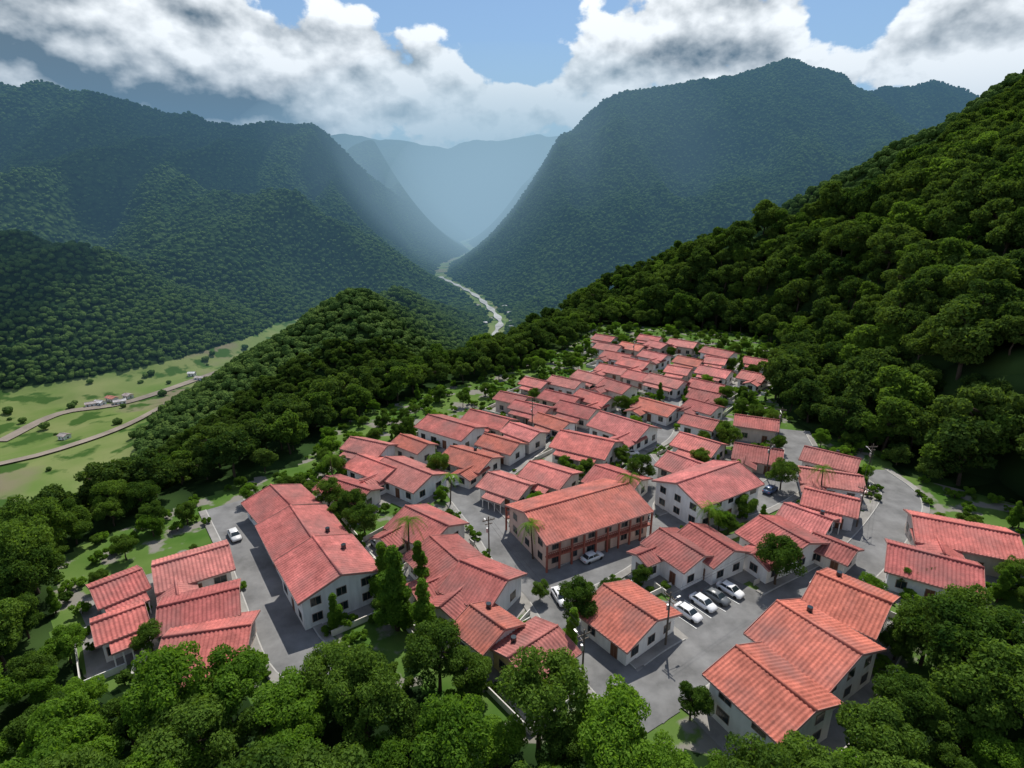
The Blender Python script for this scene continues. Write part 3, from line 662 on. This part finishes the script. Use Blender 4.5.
haze('sun_glow_mist',(.5,.7,.82),1.7e-4,me)  # mist with its own pale glow, standing for sunlit air in the gap
for sc3,yy in(((1250,1500,560),2900),((850,1300,430),2850),((520,1150,330),2800)):
    o=obj('sun_glow_mist',me,loc=(-20,yy,80)); o.scale=sc3
SAZ=math.radians(10); SEL=math.radians(56)
sd=Vector((math.sin(SAZ)*math.cos(SEL),math.cos(SAZ)*math.cos(SEL),math.sin(SEL)))
# lumpy clouds added above the view to cast shadow on the back ranges
bm=bmesh.new(); bmesh.ops.create_icosphere(bm,subdivisions=3,radius=1); bv=np.array([v.co[:] for v in bm.verts]); bf=[[v.index for v in f.verts] for f in bm.faces]; bm.free()
def cloud(x,y,z,rx,ry,seed):
    k=(z-150)/sd.z; x+=sd.x*k; y+=sd.y*k
    g=np.random.default_rng(seed); B=MB()
    for i in range(16):
        a=g.random()*6.28; q=math.sqrt(g.random()); c=np.array([math.cos(a)*q*rx,math.sin(a)*q*ry,0]); r=(1.15-q*.7)*min(rx,ry)*.55
        v=bv*(1+.12*g.normal(size=(len(bv),1)))*r*np.array([1,1,.5])+c; B.add(v.tolist(),bf)
    obj('unseen_shade_cloud',B.mesh('cloud',[M_cloud],True),loc=(x,y,z))
cloud(-1050,1600,1600,620,330,1); cloud(-560,1950,1700,230,260,2); cloud(180,1950,1800,170,160,3); cloud(-800,900,1400,260,120,4); cloud(1300,1900,1800,300,250,5)
# ---------------- world
w=bpy.data.worlds.new('World'); scene.world=w; w.use_nodes=True; nt=w.node_tree; nt.nodes.clear(); out=N(nt,'ShaderNodeOutputWorld')
sky=N(nt,'ShaderNodeTexSky',sky_type='NISHITA'); sky.sun_disc=False; sky.sun_elevation=SEL; sky.sun_rotation=SAZ; sky.air_density=1.0; sky.dust_density=.2; sky.ozone_density=3
bg=N(nt,'ShaderNodeBackground'); bg.inputs[1].default_value=.12; nt.links.new(sky.outputs[0],bg.inputs[0])
tc=N(nt,'ShaderNodeTexCoord'); sp=N(nt,'ShaderNodeSeparateXYZ'); nt.links.new(tc.outputs['Generated'],sp.inputs[0])
def mth(op,a,b=None,c=None,clamp=False):
    n=N(nt,'ShaderNodeMath',operation=op); n.use_clamp=clamp
    for i,v in enumerate((a,b,c)):
        if v is None: continue
        if isinstance(v,(int,float)): n.inputs[i].default_value=v
        else: nt.links.new(v,n.inputs[i])
    return n.outputs[0]
az=mth('ARCTAN2',sp.outputs[0],sp.outputs[1]); el=mth('ARCSINE',sp.outputs[2])
cb=N(nt,'ShaderNodeCombineXYZ'); nt.links.new(az,cb.inputs[0]); nt.links.new(mth('MULTIPLY',el,1.4),cb.inputs[1])
def cn(off,det,sc=9.5,rough=.53):
    a=N(nt,'ShaderNodeVectorMath',operation='ADD'); nt.links.new(cb.outputs[0],a.inputs[0]); a.inputs[1].default_value=off
    n=N(nt,'ShaderNodeTexNoise'); n.inputs['Scale'].default_value=sc; n.inputs['Detail'].default_value=det; n.inputs['Roughness'].default_value=rough
    nt.links.new(a.outputs[0],n.inputs['Vector']); return n.outputs['Fac']
n0=cn((3.1,1.7,0),10); l0=cn((3.1,1.7,0),5,9.5,.5); l1=cn((3.108,1.73,0),5,9.5,.5)
def blob(a,e,ra,re,wt):
    da=mth('DIVIDE',mth('SUBTRACT',az,math.radians(a)),math.radians(ra)); de=mth('DIVIDE',mth('SUBTRACT',el,math.radians(e)),math.radians(re))
    d=mth('ADD',mth('MULTIPLY',da,da),mth('MULTIPLY',de,de)); return mth('MULTIPLY',mth('EXPONENT',mth('MULTIPLY',d,-1)),wt)
def total(L):
    s=None
    for b in L:
        v=blob(*b); s=v if s is None else mth('ADD',s,v)
    return s
cov=total([(-38,12,17,9,.6),(-24,8,10,3.4,.4),(-14,10.5,9,3.5,.22),(-5,8.5,9,2.2,.22),(5,7.5,8,2,.16),(7.5,11,4.5,2.6,.2),(17,13,8,4.5,.36),(36,11,8,4,.32),(0,13.2,5.6,2.8,-.3),(-20,15,3.4,1.6,-.28),(-9.5,15.5,5,1.8,-.22),(27.5,13.5,3.6,3,-.3)])
dark=total([(-38,9.5,16,5.5,1.05),(-23,7.0,9,2.2,.75),(-32,18,10,3,.3),(17,12.5,7,3.2,.7),(36,13,6,2.5,.3)])
dens=mth('ADD',n0,cov)
mk=N(nt,'ShaderNodeMapRange',interpolation_type='SMOOTHSTEP'); mk.inputs[1].default_value=.54; mk.inputs[2].default_value=.61; nt.links.new(dens,mk.inputs[0])
lit=mth('MULTIPLY_ADD',mth('SUBTRACT',l0,l1),2.8,.95)
lit=mth('SUBTRACT',lit,mth('MULTIPLY',dark,.74)); lit=mth('ADD',lit,mth('MULTIPLY',mth('SUBTRACT',n0,.5),.6),None,True)
mx=N(nt,'ShaderNodeMix',data_type='RGBA'); mx.inputs[6].default_value=(.12,.15,.18,1); mx.inputs[7].default_value=(1.3,1.32,1.33,1); nt.links.new(lit,mx.inputs[0])
b2=N(nt,'ShaderNodeBackground'); nt.links.new(mx.outputs[2],b2.inputs[0]); b2.inputs[1].default_value=1.0
ms=N(nt,'ShaderNodeMixShader'); nt.links.new(mk.outputs[0],ms.inputs[0]); nt.links.new(bg.outputs[0],ms.inputs[1]); nt.links.new(b2.outputs[0],ms.inputs[2]); nt.links.new(ms.outputs[0],out.inputs[0])
ld=bpy.data.lights.new('sun','SUN'); ld.energy=5.0; ld.angle=math.radians(.5); ld.color=(1,.95,.86); so=obj('sun',ld)
so.rotation_euler=sd.to_track_quat('Z','Y').to_euler()
cd=bpy.data.cameras.new('camera'); cd.lens=20; cd.sensor_width=36; cd.clip_end=20000; cd.clip_start=.5
co=obj('camera',cd,loc=(0,0,CAMH),rot=(math.pi/2-PITCH,0,0)); scene.camera=co
scene.view_settings.view_transform='Standard'; scene.view_settings.look='None'; scene.view_settings.exposure=0
